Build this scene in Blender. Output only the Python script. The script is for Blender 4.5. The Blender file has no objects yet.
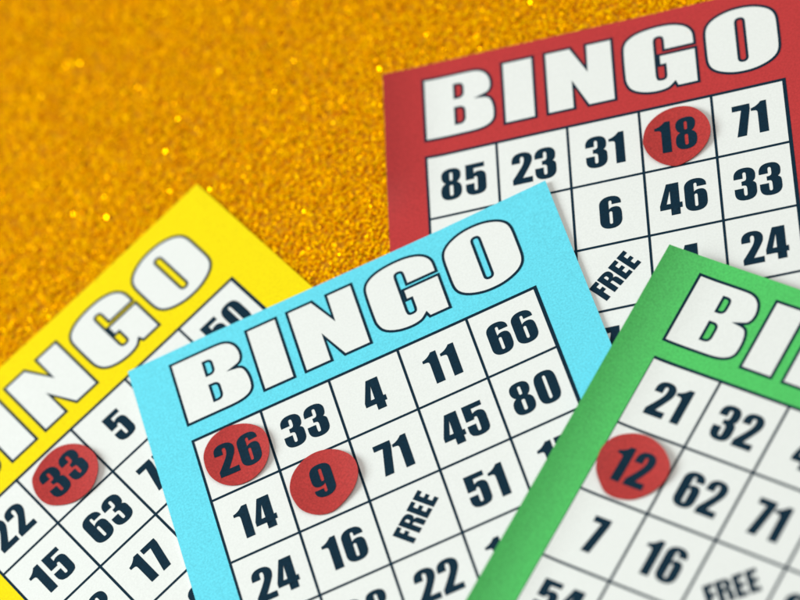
import bpy, bmesh, math, random
import numpy as np
from mathutils import Vector, Matrix
from mathutils.geometry import tessellate_polygon

# one grid square of a card is 15 mm: card coordinates are counted in squares
S = 0.015
sc = bpy.context.scene
C = sc.collection

# ------------------------------------------------------------------ camera
CAM = Vector((0.00000, -27.30805, 37.36293)) * S
FW = Vector((-0.000000, 0.590078, -0.807346))
RT = Vector((0.836367, -0.442563, -0.323463))
UP = Vector((0.548170, 0.675238, 0.493522))
cd = bpy.data.cameras.new('camera')
cam = bpy.data.objects.new('camera', cd)
C.objects.link(cam)
m3 = Matrix((RT, UP, -FW)).transposed()
cam.matrix_world = Matrix.Translation(CAM) @ m3.to_4x4()
cd.sensor_width = 36.0
cd.lens = 36.0 * 3464.8 / 800.0
cd.clip_start = 0.01
cd.clip_end = 50
cd.dof.use_dof = True
cd.dof.focus_distance = 45.45 * S
cd.dof.aperture_fstop = (cd.lens / 1000) / (1.30 * S)
cd.dof.aperture_blades = 9
sc.camera = cam

# ------------------------------------------------------------------ light
w = bpy.data.worlds.new('World')
sc.world = w
w.use_nodes = True
bg = w.node_tree.nodes['Background']
bg.inputs[0].default_value = (1.0, 0.93, 0.83, 1)
bg.inputs[1].default_value = 0.37

def area(name, frm, to, size, power, col):
    d = bpy.data.lights.new(name, 'AREA')
    d.shape = 'RECTANGLE'
    d.size, d.size_y = size
    d.energy = power
    d.color = col
    o = bpy.data.objects.new(name, d)
    C.objects.link(o)
    o.location = frm
    o.rotation_euler = (Vector(to) - Vector(frm)).to_track_quat('-Z', 'Y').to_euler()
    return o

# a window-like soft box at the left, low enough for the paper edges to throw small shadows
L = Vector((-0.93, 0.36, 0)).normalized()
area('window_light', L * 1.15 + Vector((0, 0, 0.80)), (0, 0, 0), (0.75, 0.75), 20.3, (0.92, 1.0, 0.99))
# weak soft box added overhead as fill, towards the right
area('overhead_fill', (0.45, -0.15, 1.3), (0, 0, 0), (1.0, 1.0), 5.5, (0.97, 1.0, 0.99))

sc.view_settings.view_transform = 'Standard'
sc.view_settings.look = 'None'
sc.view_settings.exposure = 0.0
sc.view_settings.gamma = 1.0
sc.cycles.max_bounces = 8
sc.render.film_transparent = False

# ------------------------------------------------------------------ materials
def new_mat(name):
    m = bpy.data.materials.new(name)
    m.use_nodes = True
    nt = m.node_tree
    return m, nt, nt.nodes, nt.links, nt.nodes['Principled BSDF']

def paper(name, col, rough=0.5, spec=0.35, mottle=0.05, bump=0.25, fleck=0.0):
    """uncoated card: fine print grain in the ink and a slightly toothy surface"""
    m, nt, N, K, b = new_mat(name)
    tc = N.new('ShaderNodeTexCoord')
    n1 = N.new('ShaderNodeTexNoise'); n1.inputs['Scale'].default_value = 2300; n1.inputs['Detail'].default_value = 2
    n2 = N.new('ShaderNodeTexNoise'); n2.inputs['Scale'].default_value = 330; n2.inputs['Detail'].default_value = 3
    for n in (n1, n2): K.new(tc.outputs['Object'], n.inputs['Vector'])
    mx = N.new('ShaderNodeMath'); mx.operation = 'MULTIPLY_ADD'; mx.inputs[1].default_value = 0.15
    K.new(n2.outputs[0], mx.inputs[0]); K.new(n1.outputs[0], mx.inputs[2])
    mr = N.new('ShaderNodeMapRange')
    mr.inputs['From Min'].default_value = 0.275; mr.inputs['From Max'].default_value = 0.875
    mr.inputs['To Min'].default_value = 1 - mottle; mr.inputs['To Max'].default_value = 1 + mottle
    K.new(mx.outputs[0], mr.inputs['Value'])
    vm = N.new('ShaderNodeVectorMath'); vm.operation = 'SCALE'
    vm.inputs[0].default_value = col
    K.new(mr.outputs[0], vm.inputs['Scale'])
    K.new(vm.outputs[0], b.inputs['Base Color'])
    bp = N.new('ShaderNodeBump'); bp.inputs['Strength'].default_value = bump; bp.inputs['Distance'].default_value = 0.00006
    K.new(mx.outputs[0], bp.inputs['Height'])
    K.new(bp.outputs[0], b.inputs['Normal'])
    b.inputs['Roughness'].default_value = rough
    b.inputs['Specular IOR Level'].default_value = spec
    return m

M_white = paper('white_paper', (0.80, 0.82, 0.805), 0.55, 0.3, 0.05)
M_ink = paper('navy_ink', (0.0015, 0.021, 0.042), 0.6, 0.12, 0.30)
M_col = {
    'yellow': paper('yellow_print', (0.90, 0.715, 0.0005), 0.5, 0.16, 0.12),
    'red':    paper('red_print', (0.50, 0.034, 0.036), 0.5, 0.3, 0.18),
    'blue':   paper('blue_print', (0.13, 0.68, 0.84), 0.5, 0.25, 0.16),
    'green':  paper('green_print', (0.078, 0.55, 0.125), 0.5, 0.3, 0.20),
}
M_chip = paper('red_chip_paper', (0.45, 0.034, 0.032), 0.5, 0.3, 0.26, 0.5)

def glitter_mat():
    m, nt, N, K, b = new_mat('gold_glitter')
    at = N.new('ShaderNodeAttribute'); at.attribute_name = 'tint'
    cr = N.new('ShaderNodeValToRGB')
    cr.color_ramp.elements[0].position = 0.0; cr.color_ramp.elements[0].color = (0.92, 0.36, 0.0, 1)
    cr.color_ramp.elements[1].position = 1.0; cr.color_ramp.elements[1].color = (1.0, 0.555, 0.0, 1)
    K.new(at.outputs['Fac'], cr.inputs[0])
    K.new(cr.outputs[0], b.inputs['Base Color'])
    sh = N.new('ShaderNodeMath'); sh.operation = 'GREATER_THAN'; sh.inputs[1].default_value = 0.935
    s2 = N.new('ShaderNodeAttribute'); s2.attribute_name = 'shine'
    K.new(s2.outputs['Fac'], sh.inputs[0])
    for nm, a0, a1 in (('Metallic', 0.35, 1.0), ('Roughness', 0.50, 0.22), ('Specular IOR Level', 0.0, 0.5)):
        mr = N.new('ShaderNodeMapRange')
        mr.inputs['To Min'].default_value = a0; mr.inputs['To Max'].default_value = a1
        K.new(sh.outputs[0], mr.inputs['Value']); K.new(mr.outputs[0], b.inputs[nm])
    return m
M_glit = glitter_mat()

def base_mat():
    m, nt, N, K, b = new_mat('gold_glitter_sheet')
    tc = N.new('ShaderNodeTexCoord')
    v = N.new('ShaderNodeTexVoronoi'); v.inputs['Scale'].default_value = 1400
    K.new(tc.outputs['Object'], v.inputs['Vector'])
    sp = N.new('ShaderNodeSeparateColor'); K.new(v.outputs['Color'], sp.inputs[0])
    cr = N.new('ShaderNodeValToRGB')
    cr.color_ramp.elements[0].color = (0.82, 0.31, 0.0, 1)
    cr.color_ramp.elements[1].color = (0.85, 0.42, 0.005, 1)
    K.new(sp.outputs[0], cr.inputs[0]); K.new(cr.outputs[0], b.inputs['Base Color'])
    b.inputs['Metallic'].default_value = 0.6
    b.inputs['Roughness'].default_value = 0.45
    bp = N.new('ShaderNodeBump'); bp.inputs['Strength'].default_value = 0.8; bp.inputs['Distance'].default_value = 0.0004
    K.new(sp.outputs[1], bp.inputs['Height']); K.new(bp.outputs[0], b.inputs['Normal'])
    return m
M_base = base_mat()

# ------------------------------------------------------------------ helpers
def obj(name, me, mats, parent=None):
    o = bpy.data.objects.new(name, me)
    for m in (mats if isinstance(mats, (list, tuple)) else [mats]):
        me.materials.append(m)
    C.objects.link(o)
    if parent: o.parent = parent
    return o

# glyph outlines: thousandths of a grid square, TrueType style (a third value marks an off-curve point)
def quad(pts, n=7):
    k = len(pts)
    off = [len(q) == 3 for q in pts]
    pts = [q for i, q in enumerate(pts)      # the middle of three off-curve points only flattens the bend
           if not (off[i] and off[i-1] and off[(i+1) % k] and not off[i-2] and not off[(i+2) % k])]
    P = []
    k = len(pts)
    for i in range(k):                       # insert implied on-curve points
        a, b = pts[i], pts[(i + 1) % k]
        P.append(a)
        if len(a) == 3 and len(b) == 3:
            P.append(((a[0] + b[0]) / 2, (a[1] + b[1]) / 2))
    s = next(i for i, q in enumerate(P) if len(q) == 2)
    P = P[s:] + P[:s]
    out = []
    i = 0
    k = len(P)
    while i < k:
        a = P[i]; b = P[(i + 1) % k]
        out.append((a[0], a[1]))
        if len(b) == 3:
            c = P[(i + 2) % k]
            for t in range(1, n):
                t /= n
                out.append(((1-t)**2*a[0] + 2*t*(1-t)*b[0] + t*t*c[0], (1-t)**2*a[1] + 2*t*(1-t)*b[1] + t*t*c[1]))
            i += 2
        else:
            i += 1
    return out

def catmull(pts, n=6, closed=True):
    """smooth closed outline; a third value marks a sharp corner"""
    out = []
    k = len(pts)
    for i in range(k):
        p1, p2 = pts[i], pts[(i + 1) % k]
        p0 = pts[i - 1] if len(p1) == 2 else p1
        p3 = pts[(i + 2) % k] if len(p2) == 2 else p2
        straight = len(p1) == 3 and len(p2) == 3
        out.append((p1[0], p1[1]))
        if straight: continue
        for t in range(1, n):
            t /= n
            q = []
            for d in (0, 1):
                m1 = (p2[d] - p0[d]) / 2; m2 = (p3[d] - p1[d]) / 2
                h = (2*t**3 - 3*t**2 + 1)*p1[d] + (t**3 - 2*t**2 + t)*m1 + (-2*t**3 + 3*t**2)*p2[d] + (t**3 - t**2)*m2
                q.append(h)
            out.append(tuple(q))
    return out

def mirror(half, cx):
    """a left half running top to bottom is closed by its mirror image"""
    r = [((2*cx - p[0]), *p[1:]) for p in reversed(half) if abs(p[0] - cx) > 0.5]
    return half + r

DIG = {}
_o = [(152,504),(69,504,0),(34,462,0),(0,420,0),(0,325),(0,175),(0,80,0),(34,38,0),(69,-4,0),(152,-4)]
DIG['0'] = (304, 28, 28, [mirror(_o, 152), [(130,100),(130,400),(130,434,0),(152,434),(174,434,0),(174,400),(174,100),(174,68,0),(152,68),(130,68,0)]])
DIG['1'] = (214, 6, 35, [[(138,500),(214,500),(214,0),(88,0),(88,310),(88,345,0),(78,358,0),(66,371,0),(0,371),(0,414),(50,424,0),(90,452,0),(120,474,0)]])
DIG['2'] = (288, 20, 14, [[(0,335),(118,335),(118,395),(118,434,0),(146,434),(172,434,0),(172,388),(172,350,0),(155,310,0),(138,268,0),(4,84),(4,0),(284,0),(284,92),(146,92),(200,180),(250,262,0),(268,300,0),(288,340,0),(288,385),(288,440,0),(250,472,0),(212,504,0),(146,504),(76,504,0),(38,470,0),(0,436,0),(0,375)]])
DIG['3'] = (297, 20, 22, [[(0,340),(121,340),(121,400),(121,434,0),(144,434),(168,434,0),(168,395),(168,350),(168,318,0),(155,307,0),(142,296,0),(100,296),(100,230),(140,230,0),(154,220,0),(168,210,0),(168,172),(168,115),(168,85,0),(163,77,0),(157,68,0),(144,68),(131,68,0),(126,78,0),(121,88,0),(121,120),(121,188),(0,188),(0,130),(0,60,0),(38,28,0),(76,-4,0),(150,-4),(222,-4,0),(260,30,0),(297,64,0),(297,130),(297,180),(297,230,0),(280,252,0),(270,264,0),(250,274),(270,284,0),(281,306,0),(292,330,0),(292,380),(292,436,0),(256,470,0),(220,504,0),(148,504),(76,504,0),(38,470,0),(0,436,0),(0,372)]])
DIG['4'] = (304, 9, 9, [[(104,500),(270,500),(270,185),(304,185),(304,100),(270,100),(270,0),(146,0),(146,100),(0,100),(0,172)],[(92,185),(146,185),(146,392)]])
DIG['5'] = (291, 30, 26, [[(4,500),(272,500),(272,424),(120,424),(120,346),(134,358,0),(150,364,0),(168,371,0),(188,371),(238,371,0),(264,343,0),(291,315,0),(291,255),(291,135),(291,75,0),(276,48,0),(260,20,0),(226,8,0),(192,-4,0),(146,-4),(98,-4,0),(66,10,0),(33,24,0),(17,53,0),(0,82,0),(0,138),(0,186),(122,186),(122,110),(122,85,0),(126,77,0),(130,68,0),(144,68),(160,68,0),(164,80,0),(168,90,0),(168,120),(168,240),(168,268,0),(162,278,0),(156,290,0),(144,290),(132,290,0),(126,281,0),(120,272,0),(120,254),(4,254)]])
_six = [[(172,372),(300,372),(300,390),(300,440,0),(262,472,0),(224,504,0),(152,504),(85,504,0),(42,470,0),(0,436,0),(0,375),(0,130),(0,64,0),(40,30,0),(80,-4,0),(152,-4),(226,-4,0),(264,32,0),(303,68,0),(303,140),(303,205),(303,270,0),(280,300,0),(257,330,0),(210,330),(182,330,0),(162,322,0),(143,314,0),(130,298),(130,405),(130,434,0),(151,434),(172,434,0),(172,408)],[(130,235),(130,263,0),(152,263),(174,263,0),(174,235),(174,95),(174,68,0),(152,68),(130,68,0),(130,95)]]
DIG['6'] = (303, 28, 24, _six)
DIG['9'] = (303, 24, 28, [[(303 - q[0], 500 - q[1], *q[2:]) for q in c] for c in _six])
DIG['7'] = (243, 9, 6, [[(0,500),(243,500),(243,420),(168,0),(40,0),(122,412),(0,412)]])
_e = [(148,504),(78,504,0),(44,474,0),(10,444,0),(10,390),(10,350,0),(24,320,0),(38,292,0),(66,272),(36,258,0),(18,228,0),(0,198,0),(0,140),(0,64,0),(38,30,0),(76,-4,0),(148,-4)]
DIG['8'] = (296, 26, 26, [mirror(_e, 148), [(126,335),(126,412),(126,438,0),(148,438),(170,438,0),(170,412),(170,335),(170,308,0),(148,308),(126,308,0)], [(123,95),(123,205),(123,233,0),(148,233),(173,233,0),(173,205),(173,95),(173,64,0),(148,64),(123,64,0)]])

FREE = [
    (0,   [[(0,0),(78,0),(78,132),(130,132),(130,197),(78,197),(78,261),(138,261),(138,327),(0,327)]]),
    (158, [[(0,0),(78,0),(78,150),(95,150),(118,150,0),(118,122),(118,0),(194,0),(194,96),(194,138,0),(184,150,0),(176,162,0),(150,171),(176,180,0),(186,196,0),(195,214,0),(195,242),(195,290,0),(165,308,0),(135,327,0),(70,327),(0,327)],[(78,202),(78,270),(92,270),(118,270,0),(118,246),(118,228),(118,202,0),(92,202)]]),
    (380, [[(0,0),(143,0),(143,66),(76,66),(76,134),(136,134),(136,196),(76,196),(76,261),(143,261),(143,327),(0,327)]]),
    (552, [[(0,0),(143,0),(143,66),(76,66),(76,134),(136,134),(136,196),(76,196),(76,261),(143,261),(143,327),(0,327)]]),
]

HEAD = {}
HEAD['B'] = [catmull([(5,270,1),(5,1288,1),(580,1288,1),(690,1286),(790,1274),(880,1230),(945,1150),(977,1040),(972,940),(935,872),(880,843,1),(757,815,1),(880,808,1),(945,775),(986,700),(1006,600),(1009,500),(996,410),(950,345),(870,300),(760,277),(640,270,1)], 8),
             quad([(450,1104),(500,1104),(562,1104,0),(562,1035),(562,960),(562,890,0),(500,886),(450,886)]),
             quad([(448,716),(500,716),(572,716,0),(572,640),(572,540),(572,460,0),(505,456),(448,456)])]
HEAD['I'] = [[(1137,1290),(1586,1290),(1586,271),(1137,271)]]
HEAD['N'] = [[(1747,1290),(2120,1290),(2334,866),(2330,1290),(2708,1290),(2708,271),(2322,271),(2122,708),(2133,271),(1747,271)]]
HEAD['G'] = [catmull([(3852,904,1),(3852,1000),(3846,1080),(3815,1160),(3743,1236),(3628,1291),(3470,1321),(3260,1320),(3060,1284),(2926,1212),(2862,1120),(2844,981),(2844,620),(2857,494),(2907,385),(3000,312),(3140,262),(3306,246),(3446,272),(3537,345,1),(3565,271,1),(3862,271,1),(3862,842,1),(3337,842,1),(3337,668,1),(3420,668,1),(3420,500,1),(3408,452),(3360,438),(3312,452),(3297,510,1),(3297,1070,1),(3309,1120),(3355,1137),(3401,1120),(3413,1070,1),(3413,904,1)])]
_oh = [(4497,1322),(4360,1312),(4230,1278),(4115,1222),(4035,1145),(3998,1050),(3989,930,1),(3989,650,1),(3998,530),(4035,436),(4115,360),(4230,306),(4360,272),(4497,262)]
HEAD['O'] = [catmull(mirror(_oh, 4497), 7), quad([(4433,505),(4433,1078),(4433,1138,0),(4490,1138),(4547,1138,0),(4547,1078),(4547,505),(4547,443,0),(4490,443),(4433,443,0)])]

def cut(bm, step=0.125):
    """slice along a grid so that a printed shape can follow the bow of its card"""
    for ax in (0, 1):
        vs = [v.co[ax] for v in bm.verts]
        k0 = math.floor(min(vs) / step) + 1; k1 = math.ceil(max(vs) / step)
        no = (1, 0, 0) if ax == 0 else (0, 1, 0)
        for k in range(k0, k1):
            co = [0, 0, 0]; co[ax] = k * step
            bmesh.ops.bisect_plane(bm, geom=bm.verts[:] + bm.edges[:] + bm.faces[:], dist=1e-5, plane_co=co, plane_no=no)

def finish(bm, name, h, off, step=0.125):
    """flat shape in (u, w = -v) squares -> mesh in metres at height h(u, w) + off"""
    cut(bm, step)
    bmesh.ops.recalc_face_normals(bm, faces=bm.faces[:])
    for f in bm.faces:
        if f.normal.z < 0: f.normal_flip()
    for v in bm.verts:
        u, q = v.co.x, v.co.y
        v.co = Vector((u, q, h(u, q) + off)) * S
    for f in bm.faces: f.smooth = True
    me = bpy.data.meshes.new(name)
    bm.to_mesh(me); bm.free()
    return me

def filled(groups):
    """groups: list of [outer, hole, ...] polygons"""
    bm = bmesh.new()
    for cs in groups:
        flat = [p for c in cs for p in c]
        vs = [bm.verts.new((x, y, 0)) for x, y in flat]
        for t in tessellate_polygon([[Vector((x, y, 0)) for x, y in c] for c in cs]):
            try: bm.faces.new([vs[i] for i in t])
            except ValueError: pass
    return bm

def stroke(contours, hw):
    """an even line along closed outlines"""
    bm = bmesh.new()
    for c in contours:
        n = len(c)
        area2 = sum(c[i][0]*c[(i+1) % n][1] - c[(i+1) % n][0]*c[i][1] for i in range(n))
        ring = []
        for i in range(n):
            p = Vector(c[i]); a = p - Vector(c[i-1]); b = Vector(c[(i+1) % n]) - p
            a.normalize(); b.normalize()
            na = Vector((-a.y, a.x)); nb = Vector((-b.y, b.x))
            m = na + nb
            if m.length < 1e-4: m = na.copy()
            m.normalize()
            k = 1 / max(m.dot(na), 0.12)
            turn = a.x*b.y - a.y*b.x            # >0 turns left: the left side is the inside of the bend
            kl = k if turn > 0 else min(k, 2.0)
            kr = k if turn < 0 else min(k, 2.0)
            ring.append((bm.verts.new((*(p + m*hw*kl), 0)), bm.verts.new((*(p - m*hw*kr), 0))))
        for i in range(n):
            l0, r0 = ring[i]; l1, r1 = ring[(i+1) % n]
            bm.faces.new((l0, r0, r1, l1))
    return bm

def number_groups(txt, u0, v0):
    """digits centred in the square whose top left corner is (u0, v0)"""
    adv = [DIG[c][0] + DIG[c][1] + DIG[c][2] for c in txt]
    x = u0 + 0.507 - sum(adv) / 2000
    y = -(v0 + 0.757)
    G = []
    for c, a in zip(txt, adv):
        w_, l, r, cs = DIG[c]
        G.append([[(x + (l + px)/1000, y + py/1000) for px, py in quad(k)] for k in cs])
        x += a / 1000
    return G

def free_groups(u0, v0):
    t = math.radians(43.6)
    c, s = math.cos(t), math.sin(t)
    G = []
    for dx, cs in FREE:
        G.append([[(u0 + .5 + c*(px + dx - 347)/1000 - s*(py - 163)/1000, -(v0 + .5) + s*(px + dx - 347)/1000 + c*(py - 163)/1000)
                   for px, py in quad(k)] for k in cs])
    return G

def rect(bm, x0, y0, x1, y1):
    vs = [bm.verts.new(q) for q in ((x0, y0, 0), (x1, y0, 0), (x1, y1, 0), (x0, y1, 0))]
    bm.faces.new(vs)

def grid_bm():
    bm = bmesh.new()
    hw = [0.018] + [0.018]*4 + [0.026]      # upright rules
    hh = [0.021] + [0.0175]*4 + [0.025]     # level rules
    for i in range(6):
        rect(bm, i - hw[i], -5 - hh[5], i + hw[i], hh[0])
    for j in range(6):
        for i in range(5):
            rect(bm, i + hw[i], -j - hh[j], i + 1 - hw[i+1], -j + hh[j])
    return bm

# ------------------------------------------------------------------ the gold glitter sheet under everything
def sheet():
    bm = bmesh.new()
    bmesh.ops.create_grid(bm, x_segments=8, y_segments=8, size=60 * S)
    me = bpy.data.meshes.new('tabletop'); bm.to_mesh(me); bm.free()
    o = obj('tabletop', me, M_base)
    o['kind'] = 'structure'
    o['label'] = 'flat gold sheet lying under the glitter and the cards'
sheet()

CARDS = {   # turn, x, y, height of the middle
    'yellow': (0.221428, -6.641691, 0.725346, 0.060),
    'red': (-0.450097, 1.360728, 1.709035, 0.060),
    'blue': (-0.190241, -3.336998, -0.159826, 0.105),
    'green': (-1.029951, 2.314824, -3.085547, 0.155),
}
U0, U1, V0, V1 = -0.58, 5.655, -1.55, 5.60

def flakes():
    rng = np.random.default_rng(7)
    n = 380000
    x = rng.uniform(-9.5, 9.5, n); y = rng.uniform(-9.5, 11.5, n)
    keep = np.ones(n, bool)
    for th, cx, cy, z in CARDS.values():        # none where a card lies well over them
        dx, dy = x - cx, y - cy
        u = math.cos(th)*dx + math.sin(th)*dy; v = math.sin(th)*dx - math.cos(th)*dy
        keep &= ~((u > U0 + .5) & (u < U1 - .5) & (v > V0 + .5) & (v < V1 - .5))
    x, y = x[keep], y[keep]; n = len(x)
    sz = rng.uniform(0.016, 0.030, n) * np.where(rng.random(n) < .05, 1.35, 1)
    z = rng.uniform(0.006, 0.045, n)
    tilt = np.abs(rng.normal(0, math.radians(20), n)); az = rng.uniform(0, 2*np.pi, n); sp = rng.uniform(0, 2*np.pi, n)
    nrm = np.stack([np.sin(tilt)*np.cos(az), np.sin(tilt)*np.sin(az), np.cos(tilt)], -1)
    t = np.stack([np.cos(sp), np.sin(sp), np.zeros(n)], -1)
    t -= nrm * (t*nrm).sum(-1, keepdims=True); t /= np.linalg.norm(t, axis=-1, keepdims=True)
    b = np.cross(nrm, t)
    ctr = np.stack([x, y, z], -1)
    k = 5
    P = np.empty((n, k, 3))
    for i in range(k):
        a = 2*math.pi*i/k
        P[:, i] = ctr + (t*math.cos(a) + b*math.sin(a)) * sz[:, None]
    P[..., 2] = np.maximum(P[..., 2], 0.002)
    me = bpy.data.meshes.new('glitter')
    me.vertices.add(n*k); me.vertices.foreach_set('co', (P*S).astype(np.float32).ravel())
    me.loops.add(n*k); me.loops.foreach_set('vertex_index', np.arange(n*k, dtype=np.int32))
    me.polygons.add(n); me.polygons.foreach_set('loop_start', np.arange(0, n*k, k, dtype=np.int32))
    at = me.attributes.new('tint', 'FLOAT', 'FACE')
    at.data.foreach_set('value', rng.random(n).astype(np.float32))
    at = me.attributes.new('shine', 'FLOAT', 'FACE')
    at.data.foreach_set('value', rng.random(n).astype(np.float32))
    me.update(calc_edges=True)
    o = obj('glitter', me, M_glit)
    o['kind'] = 'stuff'
    o['label'] = 'gold glitter flakes covering the sheet under the cards'
flakes()

# ------------------------------------------------------------------ bingo cards
TH = 0.022                                   # thickness of the card stock
def sstep(a, b, x):
    t = min(1, max(0, (x - a)/(b - a)))
    return t*t*(3 - 2*t)

def h_yellow(u, q): return 0.010*math.sin(u*1.1 + .4) + 0.006*math.sin(q*1.3)
def curl_red(u, q): return 0.21*max(0, (0.30 - u))**2*(0.10 + 0.90*sstep(-1.15, -0.1, q))
def curl_green(u, q): return 0.25*max(0, (0.32 - u))**2
def h_red(u, q):
    return curl_red(u, q) + 0.008*math.sin(u*1.2 + q*.7)
def h_blue(u, q):
    c = max(0, (u - 4.2) + (q - 0.3)) * (1 if u > 4.2 else 0)
    return 0.008*math.sin(u*1.0 + 1) + 0.003*c*c
def h_green(u, q):
    return curl_green(u, q) + 0.006*math.sin(u*1.3 + .5*q)
CURL = {'red': curl_red, 'green': curl_green}
HFUN = {'yellow': h_yellow, 'red': h_red, 'blue': h_blue, 'green': h_green}

def card_sheet(h, th, curl=None, U0=U0, V0=V0):
    su, cu = math.sin(th), math.cos(th)
    def move(u, q):                          # the rising margin is trimmed a little narrower
        k = 0.73*curl(u, q) if curl else 0.0
        return u - k*su, q - k*cu
    us = sorted(set([round(U0 + (0 - U0)*i/6, 5) for i in range(7)] + [i*0.125 for i in range(41)] + [round(5 + (U1 - 5)*i/6, 5) for i in range(7)]))
    qs = sorted(set([round(-V0*i/13, 5) for i in range(14)] + [-i*0.125 for i in range(41)] + [round(-5 - (V1 - 5)*i/5, 5) for i in range(6)]))
    bm = bmesh.new()
    rnd = random.Random(3)
    def P(u, q, dz):
        a, b = move(u, q)
        return bm.verts.new((a*S, b*S, (h(u, q) + dz)*S))
    T = [[P(u, q, 0) for q in qs] for u in us]
    B = [[P(u, q, -TH) for q in qs] for u in us]
    nu, nq = len(us), len(qs)
    for i in range(nu - 1):
        for j in range(nq - 1):
            f = bm.faces.new((T[i][j], T[i+1][j], T[i+1][j+1], T[i][j+1]))
            inside = us[i] >= -1e-6 and us[i+1] <= 5 + 1e-6 and qs[j+1] <= 1e-6 and qs[j] >= -5 - 1e-6
            f.material_index = 0 if inside else 1
            f.smooth = True
            g = bm.faces.new((B[i][j], B[i][j+1], B[i+1][j+1], B[i+1][j])); g.smooth = True
    for i in range(nu - 1):
        bm.faces.new((B[i][0], B[i+1][0], T[i+1][0], T[i][0]))
        bm.faces.new((T[i][-1], T[i+1][-1], B[i+1][-1], B[i][-1]))
    for j in range(nq - 1):
        bm.faces.new((T[0][j], T[0][j+1], B[0][j+1], B[0][j]))
        bm.faces.new((B[-1][j], B[-1][j+1], T[-1][j+1], T[-1][j]))
    bm.normal_update()
    for e in bm.edges:
        if len(e.link_faces) == 2 and e.calc_face_angle(0) > 0.8: e.smooth = False
    me = bpy.data.meshes.new('card_sheet')
    bm.to_mesh(me); bm.free()
    return me

NUM = {     # five rows of five; None = the free square, '' = number carried by a chip lying on it
    'yellow': ['22 . 5 41 50', '15 63 75 20 66', '28 17 F 34 81', '7 36 12 59 48', '40 51 69 3 77'],
    'red':    ['85 23 31 . 71', '14 3 6 46 33', '60 9 F 4 24', '37 19 71 65 11', '42 28 56 8 90'],
    'blue':   ['. 33 4 11 66', '14 . 71 45 80', '24 16 F 51 17', '7 38 22 10 63', '55 20 69 32 47'],
    'green':  ['21 32 4 58 17', '. 62 71 23 85', '7 16 F 63 40', '54 29 36 9 77', '13 48 60 81 25'],
}
LAB = {
    'yellow': 'yellow bordered paper bingo card, partly under the blue card',
    'red': 'red bordered paper bingo card, partly under the blue and green cards',
    'blue': 'light blue bordered paper bingo card lying across the middle with two red discs on it',
    'green': 'green bordered paper bingo card on top, over the blue and red cards',
}
ROOT = {}
for key in ('yellow', 'red', 'blue', 'green'):
    th, cx, cy, z0 = CARDS[key]
    h = HFUN[key]
    root = bpy.data.objects.new('bingo_card', None)
    root.empty_display_size = 0.01
    C.objects.link(root)
    root.location = (cx*S, cy*S, z0*S); root.rotation_euler = (0, 0, th)
    root['label'] = LAB[key]; root['category'] = 'bingo card'; root['group'] = 'paper bingo cards'
    ROOT[key] = root
    obj('card_sheet', card_sheet(h, th, CURL.get(key), -0.645 if key == 'green' else U0,
                                  {'yellow': -1.625, 'blue': -1.50}.get(key, V0)), [M_white, M_col[key]], root)
    obj('number_grid', finish(grid_bm(), 'number_grid', h, 0.003), M_ink, root)
    for ch, cs in HEAD.items():
        cs = [[(x/1000, y/1000) for x, y in c] for c in cs]
        lt = obj('letter', finish(filled([cs]), 'letter', h, 0.003), M_white, root)
        lt['label'] = 'white letter %s of the heading BINGO' % ch
        obj('outline', finish(stroke(cs, 0.019), 'outline', h, 0.005), M_ink, lt)
    for r, row in enumerate(NUM[key]):
        for c, t in enumerate(row.split()):
            if t == '.': continue
            if t == 'F':
                o = obj('free_mark', finish(filled(free_groups(c, r)), 'free_mark', h, 0.003), M_ink, root)
                o['label'] = 'slanting word FREE in the middle square'
            else:
                o = obj('number', finish(filled(number_groups(t, c, r)), 'number', h, 0.003), M_ink, root)
                o['label'] = 'printed number %s' % t

# ------------------------------------------------------------------ red paper discs with their numbers
CHIPS = [
    ('blue', '26', 0, 0, 'red paper disc marked 26 in the corner square of the blue card',
     [(0.072,0.342),(0.148,0.171),(0.311,0.045),(0.541,0.016),(0.777,0.096),(0.95,0.269),(0.984,0.475),(0.934,0.679),(0.807,0.842),(0.618,0.932),(0.401,0.924),(0.213,0.808),(0.087,0.599)]),
    ('blue', '9', 1, 1, 'red paper disc marked 9 on the blue card',
     [(1.059,1.3),(1.168,1.109),(1.368,0.984),(1.591,0.966),(1.816,1.061),(1.976,1.255),(1.987,1.486),(1.886,1.679),(1.699,1.828),(1.496,1.907),(1.295,1.858),(1.125,1.7),(1.056,1.502)]),
    ('red', '18', 3, 0, 'red paper disc marked 18 on the red card',
     [(3.022,0.449),(3.089,0.267),(3.232,0.133),(3.407,0.064),(3.601,0.066),(3.763,0.143),(3.894,0.306),(3.942,0.503),(3.898,0.689),(3.765,0.852),(3.601,0.951),(3.431,0.986),(3.246,0.902),(3.101,0.753),(3.028,0.593)]),
    ('green', '12', 0, 1, 'red paper disc marked 12 on the green card',
     [(0.066,1.698),(0.007,1.561),(-0.013,1.4),(0.037,1.238),(0.149,1.123),(0.317,1.046),(0.52,1.034),(0.731,1.104),(0.872,1.209),(0.952,1.318),(0.981,1.466),(0.945,1.62),(0.865,1.757),(0.739,1.873),(0.628,1.923),(0.468,1.948),(0.313,1.92),(0.175,1.815)]),
    ('yellow', '33', 1, 0, 'red paper disc marked 33 on the yellow card',
     [(1.146,0.201),(1.267,0.111),(1.448,0.054),(1.662,0.056),(1.837,0.15),(1.961,0.31),(2.004,0.495),(1.98,0.665),(1.878,0.817),(1.69,0.942),(1.495,0.958),(1.322,0.905),(1.172,0.782),(1.076,0.627),(1.065,0.418)]),
]
OFF = {'9': (0, -0.10), '26': (0.035, -0.02), '33': (0.025, -0.035), '12': (-0.01, -0.01), '18': (-0.02, 0.005)}
D_W = Vector((0.95, -0.31, 0))               # the side that lifts off the card
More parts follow.
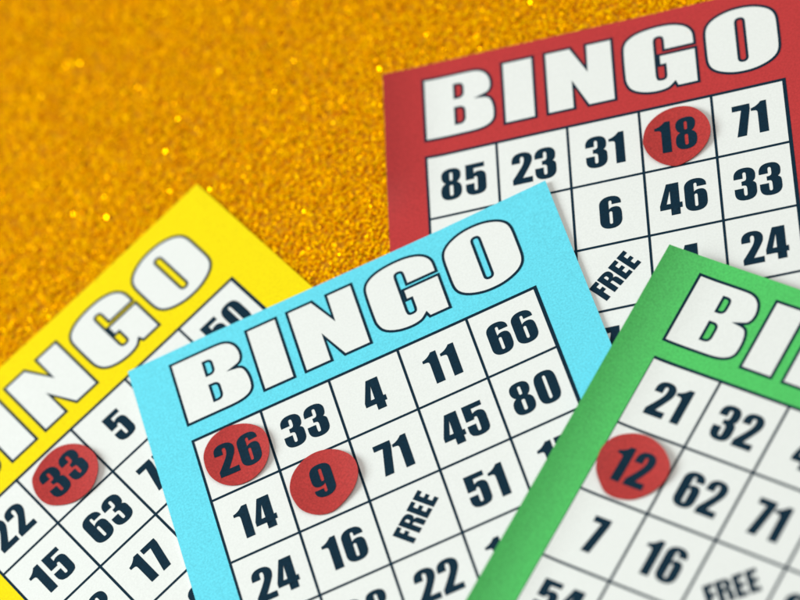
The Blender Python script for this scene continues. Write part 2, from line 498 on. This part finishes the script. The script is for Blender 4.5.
for key, t, c, r, lab, out in CHIPS:
    th, cx, cy, z0 = CARDS[key]
    hc = HFUN[key]
    dx = math.cos(th)*D_W.x + math.sin(th)*D_W.y; dy = -math.sin(th)*D_W.x + math.cos(th)*D_W.y
    k_ = 0.017
    mu = sum(p[0] for p in out)/len(out); mv = sum(p[1] for p in out)/len(out)
    def h(u, q, hc=hc, dx=dx, dy=dy, mu=mu, mv=mv):
        a = (u - mu)*dx + (q + mv)*dy
        b = -(u - mu)*dy + (q + mv)*dx
        return hc(u, q) + 0.022 + 0.22*max(0, a)**2 + 0.20*max(0, -a)**2 + 0.02*b*b
    out = [(p[0] - 0.73*(h(p[0], -p[1]) - hc(p[0], -p[1]))*math.sin(th), p[1] + 0.73*(h(p[0], -p[1]) - hc(p[0], -p[1]))*math.cos(th)) for p in out]
    root = bpy.data.objects.new('paper_disc', None)
    root.empty_display_size = 0.005
    C.objects.link(root)
    R = Matrix.Rotation(th, 4, 'Z')
    org = Vector((cx, cy, z0)) + R @ Vector((mu, -mv, 0.0))
    root.location = org*S; root.rotation_euler = (0, 0, th)
    root['label'] = lab; root['category'] = 'paper disc'; root['group'] = 'red paper discs marking numbers'
    poly = catmull([(u, -v) for u, v in out], 6)
    def shifted(me, mu=mu, mv=mv):
        for v in me.vertices: v.co -= Vector((mu, -mv, 0))*S
        return me
    bm = bmesh.new()
    n, rings = len(poly), 14
    T, B = [], []
    for lay, dz in ((T, 0.0), (B, -0.014)):
        lay.append([bm.verts.new(Vector((mu, -mv, h(mu, -mv) + dz))*S)])
        for k in range(1, rings + 1):
            t_ = k / rings
            row = []
            for x, y in poly:
                u, q = mu + (x - mu)*t_, -mv + (y + mv)*t_
                row.append(bm.verts.new(Vector((u, q, h(u, q) + dz))*S))
            lay.append(row)
    for lay in (T, B):
        for i in range(n):
            j = (i + 1) % n
            bm.faces.new((lay[0][0], lay[1][i], lay[1][j]))
            for k in range(1, rings):
                bm.faces.new((lay[k][i], lay[k+1][i], lay[k+1][j], lay[k][j]))
    for i in range(n):
        j = (i + 1) % n
        bm.faces.new((T[-1][i], B[-1][i], B[-1][j], T[-1][j]))
    bmesh.ops.recalc_face_normals(bm, faces=bm.faces[:])
    for f in bm.faces: f.smooth = True
    for e in bm.edges:
        if len(e.link_faces) == 2 and e.calc_face_angle(0) > 0.8: e.smooth = False
    me = bpy.data.meshes.new('disc'); bm.to_mesh(me); bm.free()
    obj('disc', shifted(me), M_chip, root)
    obj('number', shifted(finish(filled(number_groups(t, c + OFF.get(t, (0, 0))[0] - k_*math.sin(th), r + OFF.get(t, (0, 0))[1] + k_*math.cos(th))), 'number', h, 0.004, 0.05)), M_ink, root)
